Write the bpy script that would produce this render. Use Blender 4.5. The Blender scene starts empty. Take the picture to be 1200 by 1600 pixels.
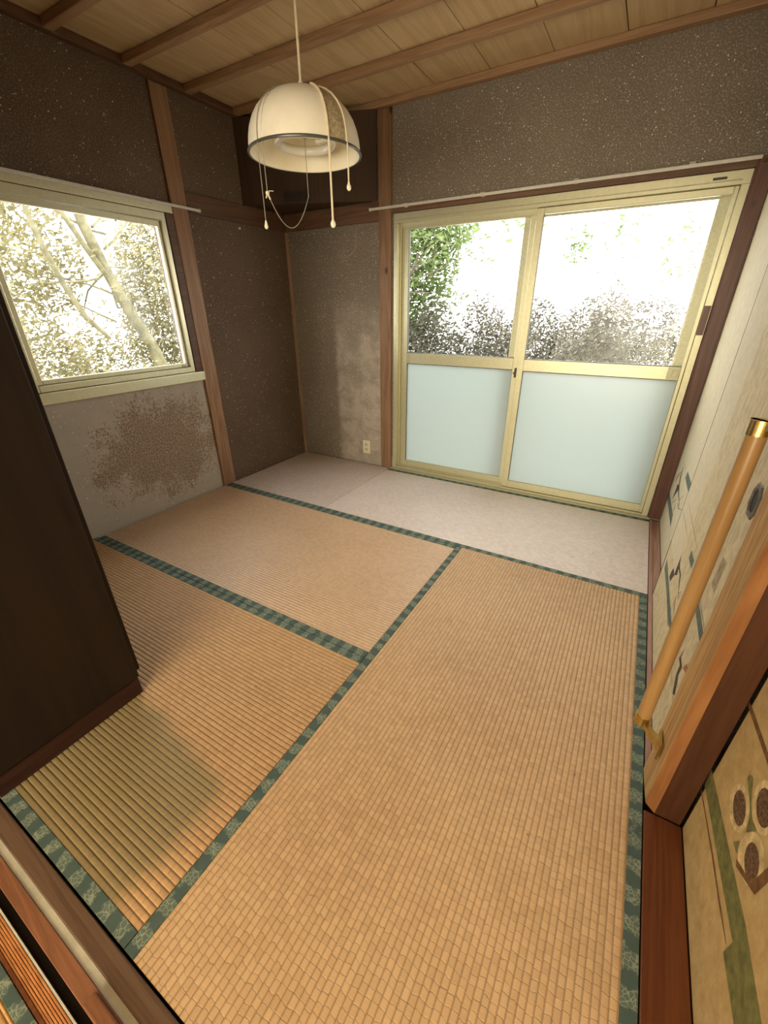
import bpy, bmesh, math, random
from math import radians as R, sin, cos, pi
from mathutils import Vector, Matrix, noise
random.seed(7)
C = bpy.context.scene.collection
sc = bpy.context.scene

# ---------------------------------------------------------------- camera, sky, lights, exposure
cam_d = bpy.data.cameras.new('camera'); cam = bpy.data.objects.new('camera', cam_d); C.objects.link(cam)
cam_d.sensor_fit = 'VERTICAL'; cam_d.sensor_height = 36; cam_d.lens = 643.6 / 1600 * 36
cam_d.clip_start = 0.02
cam.location = (2.5821, -2.9061, 1.2210); cam.rotation_euler = (R(63.737), R(0.3315), R(30.415))
sc.camera = cam
sc.view_settings.view_transform = 'Standard'; sc.view_settings.look = 'None'
sc.view_settings.gamma = 1; sc.view_settings.use_curve_mapping = False
sc.view_settings.exposure = 0.5
W = bpy.data.worlds.new('world'); sc.world = W; W.use_nodes = True
bg = W.node_tree.nodes['Background']; bg.inputs[0].default_value = (1.0, 0.985, 0.93, 1); bg.inputs[1].default_value = 6.5
sc.cycles.max_bounces = 8; sc.cycles.diffuse_bounces = 5; sc.cycles.transparent_max_bounces = 16
sc.cycles.sample_clamp_indirect = 8; sc.cycles.use_denoising = True

def area(name, loc, rot, sx, sy, power=0, col=(1, 1, 1), portal=False):
    d = bpy.data.lights.new(name, 'AREA'); d.shape = 'RECTANGLE'; d.size = sx; d.size_y = sy
    d.energy = power; d.color = col
    if portal: d.cycles.is_portal = True
    o = bpy.data.objects.new(name, d); C.objects.link(o); o.location = loc; o.rotation_euler = rot
    return o
# daylight enters through the two windows (portals only steer the sampling of the sky)
area('sky_portal_back', (1.9, 0.16, 0.9), (R(-90), 0, 0), 1.9, 1.8, portal=True)
area('sky_portal_left', (-0.16, -1.5, 1.29), (0, R(-90), 0), 0.9, 0.95, portal=True)
# added fill light behind the camera, unseen; the adjoining room has no window here
area('next_room_fill_light', (2.6, -6.15, 1.25), (R(90), 0, 0), 3.0, 2.3, power=185, col=(1.0, 0.90, 0.68))

# ---------------------------------------------------------------- helpers
class MB:
    def __init__(s): s.bm = bmesh.new()
    def box(s, x0, x1, y0, y1, z0, z1, bev=0.0, seg=2):
        x0, x1 = min(x0, x1), max(x0, x1); y0, y1 = min(y0, y1), max(y0, y1); z0, z1 = min(z0, z1), max(z0, z1)
        g = bmesh.ops.create_cube(s.bm, size=1)
        vs = g['verts']
        for v in vs: v.co = Vector(((x0 + x1) / 2 + v.co.x * (x1 - x0), (y0 + y1) / 2 + v.co.y * (y1 - y0), (z0 + z1) / 2 + v.co.z * (z1 - z0)))
        if bev > 0:
            es = list({e for v in vs for e in v.link_edges})
            bmesh.ops.bevel(s.bm, geom=es, offset=bev, segments=seg, affect='EDGES', profile=.6)
        return s
    def prism(s, pts, z0, z1):                      # vertical prism over a plan outline
        a = [s.bm.verts.new((x, y, z0)) for x, y in pts]; b = [s.bm.verts.new((x, y, z1)) for x, y in pts]
        n = len(pts); s.bm.faces.new(a[::-1]); s.bm.faces.new(b)
        for i in range(n): s.bm.faces.new((a[i], a[(i + 1) % n], b[(i + 1) % n], b[i]))
        return s
    def poly(s, pts3):
        s.bm.faces.new([s.bm.verts.new(p) for p in pts3]); return s
    def tube(s, pts, rad, n=10, caps=True):
        pts = [Vector(p) for p in pts]; rings = []
        rr = rad if isinstance(rad, (list, tuple)) else [rad] * len(pts)
        up = Vector((.13, .21, 1)).normalized()
        for i, p in enumerate(pts):
            t = (pts[min(i + 1, len(pts) - 1)] - pts[max(i - 1, 0)]).normalized()
            u = t.cross(up)
            if u.length < .1: u = t.cross(Vector((1, 0, 0)))
            u.normalize(); v = t.cross(u)
            rings.append([s.bm.verts.new(p + (u * cos(2 * pi * k / n) + v * sin(2 * pi * k / n)) * rr[i]) for k in range(n)])
        for a, b in zip(rings, rings[1:]):
            for k in range(n): s.bm.faces.new((a[k], a[(k + 1) % n], b[(k + 1) % n], b[k]))
        if caps: s.bm.faces.new(rings[0][::-1]); s.bm.faces.new(rings[-1])
        return s
    def lathe(s, prof, c, n=64, close=False):
        rings = []
        for r, z in prof: rings.append([s.bm.verts.new((c[0] + r * cos(2 * pi * k / n), c[1] + r * sin(2 * pi * k / n), c[2] + z)) for k in range(n)])
        pr = list(zip(rings, rings[1:])) + ([(rings[-1], rings[0])] if close else [])
        for a, b in pr:
            for k in range(n): s.bm.faces.new((a[k], a[(k + 1) % n], b[(k + 1) % n], b[k]))
        return s
    def ball(s, c, r, sz=1.0):
        g = bmesh.ops.create_uvsphere(s.bm, u_segments=12, v_segments=8, radius=r)
        for v in g['verts']: v.co = Vector((v.co.x, v.co.y, v.co.z * sz)) + Vector(c)
        return s
def obj(name, mb, m, parent=None, smooth=False, **k):
    me = bpy.data.meshes.new(name)
    off = Vector((0, 0, 0)); p = parent
    while p: off += p.location; p = p.parent
    bm = mb.bm
    bmesh.ops.recalc_face_normals(bm, faces=bm.faces[:])
    if off.length > 0: bmesh.ops.translate(bm, verts=bm.verts[:], vec=-off)
    bm.to_mesh(me); bm.free()
    if smooth:
        for f in me.polygons: f.use_smooth = True
        if smooth != 'all': me.set_sharp_from_angle(angle=R(40))
    o = bpy.data.objects.new(name, me); C.objects.link(o); me.materials.append(m)
    if parent: o.parent = parent
    for a, b in k.items(): o[a] = b
    return o
def thing(name, label, cat, loc=(0, 0, 0), group=None, **k):
    o = bpy.data.objects.new(name, None); C.objects.link(o); o.location = loc; o.empty_display_size = .1
    o['label'] = label; o['category'] = cat
    if group: o['group'] = group
    for a, b in k.items(): o[a] = b
    return o
def setting(name, label, cat):
    o = bpy.data.objects.new(name, None); C.objects.link(o); o['kind'] = 'structure'; o['label'] = label; o['category'] = cat
    return o
def struct(name, mb, m, label, cat, smooth=False):
    return obj(name, mb, m, None, smooth, kind='structure', label=label, category=cat)

# ---------------------------------------------------------------- materials
class NT:
    def __init__(s, name):
        s.m = bpy.data.materials.new(name); s.m.use_nodes = True; s.t = s.m.node_tree; s.n = s.t.nodes; s.l = s.t.links
        s.b = s.n['Principled BSDF']; s.o = s.n['Material Output']
        s.co = s.n.new('ShaderNodeTexCoord').outputs['Object']
    def node(s, ty, **k):
        n = s.n.new(ty)
        for a, b in k.items():
            if a.startswith('i_'):
                key = a[2:]; key = int(key) if key.isdigit() else key.replace('_', ' ')
                s.set(n.inputs[key], b)
            else: setattr(n, a, b)
        return n
    def set(s, inp, v):
        if isinstance(v, bpy.types.NodeSocket): s.l.new(v, inp)
        else:
            if isinstance(v, tuple) and len(v) == 3 and inp.type == 'RGBA': v = (*v, 1)
            inp.default_value = v
    def mapv(s, scale=(1, 1, 1), loc=(0, 0, 0), rot=(0, 0, 0), src=None):
        return s.node('ShaderNodeMapping', i_Vector=src or s.co, i_Scale=scale, i_Location=loc, i_Rotation=rot).outputs[0]
    def noise(s, scale, detail=3, vec=None, rough=.5, dist=0.0):
        return s.node('ShaderNodeTexNoise', i_Vector=vec or s.co, i_Scale=scale, i_Detail=float(detail), i_Roughness=rough, i_Distortion=dist).outputs['Fac']
    def vor(s, scale, vec=None, feat='F1', out='Distance'):
        return s.node('ShaderNodeTexVoronoi', feature=feat, i_Vector=vec or s.co, i_Scale=scale).outputs[out]
    def ramp(s, f, a, b, c0=(0, 0, 0), c1=(1, 1, 1)):
        n = s.node('ShaderNodeValToRGB', i_Fac=f); e = n.color_ramp.elements
        e[0].position = a; e[1].position = b; e[0].color = (*c0, 1); e[1].color = (*c1, 1)
        return n.outputs[0]
    def mix(s, f, a, b, mode='MIX'):
        n = s.node('ShaderNodeMix', data_type='RGBA', blend_type=mode)
        s.set(n.inputs[0], f); s.set(n.inputs[6], a); s.set(n.inputs[7], b); return n.outputs[2]
    def math(s, op, a, b=0.0, c=0.0, clamp=False):
        n = s.node('ShaderNodeMath', operation=op, use_clamp=clamp); s.set(n.inputs[0], a); s.set(n.inputs[1], b); s.set(n.inputs[2], c); return n.outputs[0]
    def xyz(s, src=None):
        n = s.node('ShaderNodeSeparateXYZ', i_0=src or s.co); return n.outputs
    def sstep(s, v, a, b):
        n = s.node('ShaderNodeMapRange', interpolation_type='SMOOTHSTEP'); s.set(n.inputs[0], v); n.inputs[1].default_value = a; n.inputs[2].default_value = b
        return n.outputs[0]
    def bump(s, h, strength=.3, dist=.002):
        n = s.node('ShaderNodeBump', i_Strength=strength, i_Distance=dist, i_Height=h); s.l.new(n.outputs[0], s.b.inputs['Normal'])
    def out(s, col=None, rough=.6, spec=.3, metal=0.0):
        if col is not None: s.set(s.b.inputs['Base Color'], col)
        s.set(s.b.inputs['Roughness'], rough); s.b.inputs['Specular IOR Level'].default_value = spec; s.set(s.b.inputs['Metallic'], metal)
        return s.m
def plain(name, col, rough=.5, metal=0.0, spec=.3, var=.12, sc_=30):
    t = NT(name); f = t.noise(sc_, 3); d = tuple(c * (1 - var) for c in col); u = tuple(min(1, c * (1 + var)) for c in col)
    return t.out(t.ramp(f, .3, .7, d, u), rough, spec, metal)
def wood(name, c0, c1, axis='z', rough=.5, scale=1.0, knots=False, spec=.3, bump=.15):
    t = NT(name); st = {'x': (.5, 9, 9), 'y': (9, .5, 9), 'z': (9, 9, .5)}[axis]
    v = t.mapv(tuple(a * scale for a in st)); w = t.noise(1.2, 4, v, .6, .9)
    fib = t.noise(9, 3, t.mapv(tuple(a * scale * 2 for a in st)), .7)
    rings = t.math('FRACT', t.math('MULTIPLY', w, 7.0)); rings = t.math('ABSOLUTE', t.math('SUBTRACT', rings, .5))
    f = t.math('ADD', t.math('MULTIPLY', rings, 1.0), t.math('MULTIPLY', fib, .55))
    col = t.ramp(f, .2, .95, c0, c1)
    if knots:
        k = t.sstep(t.vor(3.2, t.mapv({'x': (.5, 1.6, 1.6), 'y': (1.6, .5, 1.6), 'z': (1.6, 1.6, 1.0)}[axis])), .05, .12)
        col = t.mix(k, tuple(c * .25 for c in c0), col)
    t.bump(f, bump, .001)
    return t.out(col, rough, spec)

M = {}
M['post'] = wood('post_wood', (.18, .098, .052), (.31, .185, .105), 'z', .5, .8, knots=True)
M['post_dark'] = wood('dark_post_wood', (.085, .035, .022), (.15, .065, .042), 'z', .35, knots=True, spec=.4)
M['beam_x'] = wood('beam_wood_x', (.10, .05, .026), (.19, .10, .055), 'x', .5)
M['beam_y'] = wood('beam_wood_y', (.08, .04, .02), (.15, .08, .042), 'y', .5)
M['batten'] = wood('batten_wood', (.27, .155, .08), (.40, .25, .14), 'x', .55)
M['board'] = wood('ceiling_board_wood', (.45, .315, .165), (.58, .42, .235), 'y', .6, .5, bump=.06)
M['sill_y'] = wood('sill_wood_y', (.26, .13, .095), (.42, .25, .19), 'y', .35, spec=.4)
M['sill_red'] = wood('red_sill_wood', (.10, .028, .009), (.17, .055, .018), 'y', .4, spec=.35)
M['sill_x'] = wood('sill_wood_x', (.085, .048, .028), (.15, .09, .055), 'x', .4)
M['sill_brown'] = wood('brown_track_wood', (.17, .07, .032), (.28, .12, .06), 'x', .4)
M['sill_orange'] = wood('orange_track_wood', (.34, .12, .035), (.62, .27, .09), 'x', .4, 4)
M['pillar'] = wood('pillar_wood', (.20, .075, .022), (.36, .165, .058), 'z', .42, .7, knots=True, spec=.4, bump=.25)
M['pillar_lit'] = wood('pillar_lit_wood', (.30, .175, .07), (.56, .37, .17), 'z', .5, 1.4, bump=.3)  # one pillar timber; its lit left face is made lighter in colour
M['pillar_shaded'] = wood('pillar_shaded_wood', (.050, .018, .008), (.085, .032, .014), 'z', .35, .6)  # same timber darkened in colour for the shaded camera side
M['rail_wood'] = wood('handrail_wood', (.25, .135, .045), (.36, .205, .075), 'z', .28, .5, spec=.5, bump=.05)
M['brass'] = plain('brushed_gold_metal', (.62, .46, .17), .28, 1.0, .5, .08, 200)
M['alu'] = plain('champagne_aluminium', (.56, .53, .35), .36, .5, .5, .05, 60)
M['alu_dark'] = plain('grey_aluminium', (.42, .40, .27), .45, .4, .4, .08, 60)
M['alu_edge'] = plain('dark_gasket', (.06, .06, .05), .6)
M['rail_white'] = plain('curtain_rail_white', (.60, .57, .50), .4, 0.0, .4, .06)
M['cream_plastic'] = plain('cream_plastic', (.72, .66, .48), .35, 0, .5, .03)
M['dark'] = plain('dark_slot', (.015, .012, .010), .6)
M['white_peg'] = plain('white_peg', (.75, .72, .68), .4)
M['pale_strip'] = plain('pale_track_strip', (.52, .50, .40), .45)
M['concrete'] = plain('outdoor_ground', (.36, .34, .30), .9, var=.3, sc_=4)
M['exterior'] = plain('exterior_plaster', (.45, .43, .38), .9)

def glitter(name, c0, c1, worn=None, arc=False, spark=.5):
    t = NT(name)
    g = t.noise(380, 2); big = t.noise(2.2, 4, rough=.6)
    col = t.ramp(big, .3, .7, c0, c1)
    fib = t.ramp(t.noise(150, 2, rough=.7), .52, .62)
    col = t.mix(t.math('MULTIPLY', fib, .48), col, tuple(min(1, c * 2.6) for c in c1))
    grain = t.math('ADD', g, t.math('MULTIPLY', t.noise(120, 2), .6))
    if worn: col = worn(t, col)
    d = t.vor(95); sp = t.math('MULTIPLY', t.math('LESS_THAN', d, .19), t.math('GREATER_THAN', t.node('ShaderNodeSeparateColor', i_0=t.vor(95, out='Color')).outputs[1], 1 - spark * .35))
    mask = t.math('MULTIPLY', sp, t.ramp(t.noise(5, 2), .35, .6))
    col = t.mix(mask, col, (1.0, .95, .84))  # mica flecks, their glint put in as near-white colour
    d2 = t.math('MULTIPLY', t.math('LESS_THAN', t.vor(48), .115), t.math('GREATER_THAN', t.node('ShaderNodeSeparateColor', i_0=t.vor(48, out='Color')).outputs[2], 1 - spark * .5))
    col = t.mix(d2, col, (1.0, .98, .92))  # larger sparse flecks, glint again in the colour
    if arc:
        x = t.xyz(); dx = t.math('SUBTRACT', x[0], .545); dz = t.math('SUBTRACT', x[2], 1.665)
        rr = t.math('SQRT', t.math('ADD', t.math('MULTIPLY', dx, dx), t.math('MULTIPLY', dz, dz)))
        ring = t.math('SUBTRACT', 1.0, t.sstep(t.math('ABSOLUTE', t.math('SUBTRACT', rr, .105)), .002, .007))
        sel = t.math('MULTIPLY', ring, t.math('MULTIPLY', t.math('GREATER_THAN', t.math('SUBTRACT', dx, dz), .02), t.math('LESS_THAN', dz, .04)))
        col = t.mix(t.math('MULTIPLY', sel, .5), col, (.42, .30, .20))
    t.bump(grain, .6, .002)
    nb = t.b.inputs['Normal'].links[0].from_socket
    vc = t.node('ShaderNodeVectorMath', operation='SUBTRACT', i_0=t.vor(95, out='Color'), i_1=(.5, .5, .5)).outputs[0]
    vs = t.node('ShaderNodeVectorMath', operation='SCALE', i_0=vc, i_Scale=t.math('MULTIPLY', mask, 1.5)).outputs[0]
    va = t.node('ShaderNodeVectorMath', operation='ADD', i_0=nb, i_1=vs).outputs[0]
    t.l.new(t.node('ShaderNodeVectorMath', operation='NORMALIZE', i_0=va).outputs[0], t.b.inputs['Normal'])
    ro = t.mix(mask, (.85, .85, .85), (.2, .2, .2))
    return t.out(col, ro, .25, t.math('MULTIPLY', mask, .1))
GREY = (.46, .405, .335)
def worn_left(t, col):
    # washed-out grey plaster around a patch of brown crumbling grains, below the window
    x = t.xyz(); y, z = x[1], x[2]
    n = t.noise(7, 4, rough=.65); nf = t.noise(60, 3, rough=.7)
    cy = t.math('DIVIDE', t.math('SUBTRACT', y, -1.38), .37); cz = t.math('DIVIDE', t.math('SUBTRACT', z, .41), .27)
    r = t.math('SQRT', t.math('ADD', t.math('MULTIPLY', cy, cy), t.math('MULTIPLY', cz, cz)))
    r = t.math('ADD', r, t.math('MULTIPLY', t.math('SUBTRACT', n, .5), 2.2))
    r = t.math('ADD', r, t.math('MULTIPLY', t.math('SUBTRACT', nf, .5), 2.4))
    inside = t.math('SUBTRACT', 1.0, t.sstep(r, .85, 1.25))
    below = t.math('MULTIPLY', t.math('LESS_THAN', z, .83), t.math('LESS_THAN', y, -.93))
    grey = t.mix(t.noise(5, 3), GREY, tuple(c * .8 for c in GREY))
    brown = t.mix(t.ramp(t.noise(140, 2), .4, .62), (.155, .112, .078), (.44, .34, .25))
    gw = t.mix(inside, grey, brown)
    return t.mix(below, col, gw)
def worn_back(t, col):
    x = t.xyz(); n = t.math('SUBTRACT', t.noise(14, 4, rough=.6), .5)
    m = t.sstep(t.math('ADD', x[0], t.math('MULTIPLY', n, .06)), .40, .45)
    low = t.math('SUBTRACT', 1.0, t.sstep(t.math('ADD', x[2], t.math('MULTIPLY', n, .35)), .9, 1.35))
    patch = t.ramp(t.noise(6, 4, rough=.65), .40, .58)
    w = t.math('MULTIPLY', t.math('MULTIPLY', m, low), t.math('ADD', .35, t.math('MULTIPLY', patch, .5)))
    w = t.math('MULTIPLY', w, t.math('LESS_THAN', x[0], .86))
    foot = t.math('MULTIPLY', t.math('MULTIPLY', m, t.math('SUBTRACT', 1.0, t.sstep(x[2], .05, .14))), .6)
    return t.mix(t.math('MAXIMUM', w, foot), col, GREY)
M['wall_left'] = glitter('sand_plaster_left', (.092, .064, .045), (.13, .092, .064), worn_left, spark=.3)  # same plaster darkened; the dim upper left is put into its colour
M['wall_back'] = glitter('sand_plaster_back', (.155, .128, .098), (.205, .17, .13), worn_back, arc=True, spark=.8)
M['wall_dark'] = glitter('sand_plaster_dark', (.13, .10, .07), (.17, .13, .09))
M['panel_dark'] = wood('dark_plywood', (.045, .024, .012), (.065, .036, .018), 'z', .6, .6)
M['lacquer'] = wood('dark_lacquer', (.009, .005, .003), (.016, .009, .005), 'z', .45, .5, spec=.25, bump=.03)
M['lacquer_base'] = wood('dark_lacquer_base', (.020, .007, .005), (.04, .016, .010), 'y', .4, 1, spec=.25, bump=.05)

def straw(name, axis, c0, c1, pitch=.0155, fresh=False, paled=0.0, cell=.0175):
    t = NT(name); x = t.xyz(); a, b = (x[0], x[1]) if axis == 'y' else (x[1], x[0])   # a across the ribs, b along
    u = t.math('DIVIDE', a, pitch); row = t.math('FLOOR', u)
    off = t.math('MULTIPLY', t.math('FRACT', t.math('MULTIPLY', t.math('SINE', t.math('MULTIPLY', row, 12.9898)), 43758.5)), .35)
    wob = t.math('MULTIPLY', t.math('SUBTRACT', t.noise(40, 2), .5), .8)
    v = t.math('ADD', t.math('ADD', t.math('DIVIDE', b, cell), off), wob); fv = t.math('FRACT', v)
    edge = t.math('MINIMUM', fv, t.math('SUBTRACT', 1.0, fv)); line = t.math('SUBTRACT', 1.0, t.sstep(edge, .02, .085))
    st = (.6, 30, 1) if axis == 'y' else (30, .6, 1)     # rush strands lie across the ribs
    st = (8, 260, 8) if axis == 'y' else (260, 8, 8)
    fib = t.noise(3.0, 2, t.mapv(st), .6)
    cellid = t.node('ShaderNodeTexWhiteNoise', noise_dimensions='2D', i_Vector=t.node('ShaderNodeCombineXYZ', i_0=row, i_1=t.math('FLOOR', v)).outputs[0]).outputs['Value']
    big = t.noise(1.3, 3, rough=.55)
    col = t.ramp(big, .32, .68, c0, c1)
    col = t.mix(t.math('MULTIPLY', fib, .60), col, tuple(c * .62 for c in c0))
    col = t.mix(t.math('MULTIPLY', cellid, .22), col, tuple(min(1, c * 1.35) for c in c1))
    col = t.mix(t.math('MULTIPLY', t.math('MULTIPLY', line, t.ramp(t.noise(55, 2), .35, .6)), .40 * (1 - paled)), col, tuple(c * .42 for c in c0))
    fu = t.math('FRACT', u); ge = t.math('MINIMUM', fu, t.math('SUBTRACT', 1.0, fu)); gl = t.math('SUBTRACT', 1.0, t.sstep(ge, .03, .16))
    col = t.mix(t.math('MULTIPLY', gl, .5 * (1 - paled)), col, tuple(c * .36 for c in c0))
    spots = t.math('MULTIPLY', t.math('LESS_THAN', t.vor(9), .035), .5)
    col = t.mix(spots, col, (.10, .05, .03))
    if fresh:
        # unfaded rush where furniture once stood (world x 1.25-1.86, y below -2.47)
        n = t.math('MULTIPLY', t.math('SUBTRACT', t.noise(6, 3), .5), .08)
        mx = t.math('SUBTRACT', 1.0, t.sstep(t.math('ADD', x[0], n), fresh[0] - .04, fresh[0] + .04))
        my = t.math('SUBTRACT', 1.0, t.sstep(t.math('ADD', t.math('ADD', x[1], n), t.math('MULTIPLY', x[0], fresh[2])), fresh[1] - .03, fresh[1] + .03))
        g = t.mix(.8, col, (.19, .165, .075)); g = t.mix(t.math('MULTIPLY', gl, .45), g, (.06, .05, .02))
        col = t.mix(t.math('MULTIPLY', t.math('MULTIPLY', mx, my), .9), col, g)
    h = t.math('SUBTRACT', t.math('MULTIPLY', fib, .5), t.math('MULTIPLY', line, 1.0))
    t.bump(h, .45 * (1 - paled * .6), .0012)
    return t.out(col, .52 if not paled else .36, .35 if not paled else .55)
O0, O1 = (.50, .315, .155), (.64, .43, .235)
def border_cloth(name, axis):
    t = NT(name); x = t.xyz(); b = x[0] if axis == 'x' else x[1]
    fl = t.vor(105, feat='DISTANCE_TO_EDGE'); ln = t.math('SUBTRACT', 1.0, t.sstep(fl, .02, .10))
    wave = t.math('SINE', t.math('MULTIPLY', b, 2 * pi / .062)); blot = t.sstep(t.math('ADD', wave, t.math('MULTIPLY', t.math('SUBTRACT', t.noise(40, 3), .5), 4.5)), -.35, .25)
    f = t.math('MULTIPLY', ln, blot)
    base = t.mix(t.noise(18, 3), (.048, .078, .068), (.085, .12, .105))
    base = t.mix(t.math('MULTIPLY', blot, .30), base, (.20, .25, .18))
    t.bump(t.noise(900, 1), .3, .0006)
    return t.out(t.mix(t.math('MULTIPLY', f, .55), base, (.38, .40, .28)), .7, .2)
M['cloth_x'] = border_cloth('green_brocade_x', 'x'); M['cloth_y'] = border_cloth('green_brocade_y', 'y')
def paper(name, c0, c1, fibre=.5, rough=.75):
    t = NT(name)
    f = t.noise(6, 3, t.mapv((1, 14, 3.5), rot=(R(25), 0, 0)), .7, .8); g = t.noise(30, 4, rough=.7)
    col = t.ramp(g, .3, .7, c0, c1)
    col = t.mix(t.math('MULTIPLY', t.ramp(f, .45, .62), fibre), col, tuple(c * .72 for c in c0))
    t.bump(f, fibre * .7, .0015)
    return t.out(col, rough, .2)
M['paper_b'] = paper('ivory_door_paper', (.60, .51, .31), (.72, .63, .42), .7)
M['paper_a'] = paper('pale_door_paper', (.60, .535, .37), (.70, .63, .45), .12)
M['paper_n'] = paper('tan_door_paper', (.42, .29, .12), (.56, .42, .20), .10)
for n, c in dict(slate=(.12, .15, .13), ink=(.07, .055, .045), rust=(.38, .17, .09), tan=(.36, .29, .17), olive=(.16, .16, .055), brown=(.17, .085, .03), pale=(.60, .47, .23), seed=(.13, .075, .04)).items():
    M[n] = plain('print_' + n, c, .75, var=.7 if n == 'seed' else .3, sc_=190 if n == 'seed' else 60)
def glass(name, fac=.08, tint=(1, 1, 1)):
    t = NT(name); tr = t.node('ShaderNodeBsdfTransparent', i_Color=tint); gl = t.node('ShaderNodeBsdfGlossy', i_Roughness=.02)
    fr = t.node('ShaderNodeFresnel', i_IOR=1.45); mx = t.node('ShaderNodeMixShader', i_0=t.math('MULTIPLY', fr.outputs[0], .22), i_1=tr.outputs[0], i_2=gl.outputs[0])
    t.l.new(mx.outputs[0], t.o.inputs[0]); return t.m
M['glass'] = glass('clear_glass')
def frosted():
    t = NT('frosted_glass'); tl = t.node('ShaderNodeBsdfTranslucent', i_Color=(.50, .555, .55)); df = t.node('ShaderNodeBsdfDiffuse', i_Color=(.50, .53, .50))
    gl = t.node('ShaderNodeBsdfGlossy', i_Roughness=.25, i_Color=(.8, .8, .8))
    a = t.node('ShaderNodeMixShader', i_0=.35, i_1=tl.outputs[0], i_2=df.outputs[0]); b = t.node('ShaderNodeMixShader', i_0=.05, i_1=a.outputs[0], i_2=gl.outputs[0])
    t.l.new(b.outputs[0], t.o.inputs[0]); return t.m
M['frosted'] = frosted()
def leafm(name, c0, c1, tr=.5):
    t = NT(name); rnd = t.noise(6, 2); col = t.ramp(rnd, .3, .7, c0, c1)
    tl = t.node('ShaderNodeBsdfTranslucent', i_Color=col); df = t.node('ShaderNodeBsdfDiffuse', i_Color=col)
    a = t.node('ShaderNodeMixShader', i_0=tr, i_1=df.outputs[0], i_2=tl.outputs[0]); t.l.new(a.outputs[0], t.o.inputs[0]); return t.m
M['post_light'] = wood('light_post_wood', (.24, .13, .07), (.40, .25, .15), 'z', .5, .8, knots=True)
M['leaf_green'] = leafm('green_leaf', (.10, .14, .05), (.20, .26, .11)); M['leaf_grey'] = leafm('grey_leaf', (.08, .077, .058), (.17, .16, .125), .3)
M['leaf_pale'] = leafm('pale_leaf', (.17, .16, .075), (.34, .31, .18)); M['bark'] = plain('bark', (.13, .11, .08), .9, var=.4, sc_=12)
M['bark_pale'] = plain('pale_bark', (.17, .16, .095), .9, var=.35, sc_=12)
M['shade'] = None
t = NT('lamp_shade_plastic'); M['shade'] = t.out(t.ramp(t.noise(14, 4), .3, .7, (.80, .74, .60), (.88, .82, .68)), .35, .4)
t.b.inputs['Subsurface Weight'].default_value = 0.0
M['shade_in'] = plain('lamp_inner_white', (.86, .80, .62), .35, 0, .4, .03)
M['shade_dirty'] = plain('lamp_shade_dusty', (.42, .34, .21), .6, 0, .3, .35, 120)
M['shade_rim'] = plain('lamp_rim_grey', (.10, .10, .085), .3, .3, .5)
M['tube_glass'] = plain('lamp_tube_white', (.80, .78, .68), .12, 0, .6, .02)
M['cord'] = plain('pale_cord', (.72, .62, .44), .5); M['cord_grey'] = plain('grey_cord', (.30, .28, .22), .5)
M['next_wall'] = plain('next_room_plaster', (.62, .52, .38), .9)
M['straw_right2'] = straw('rush_next_room', 'x', (.55, .30, .10), (.66, .38, .14))
M['pull_metal'] = plain('worn_pull_metal', (.13, .10, .07), .65, 0.0, .5, .2, 80)
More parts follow.
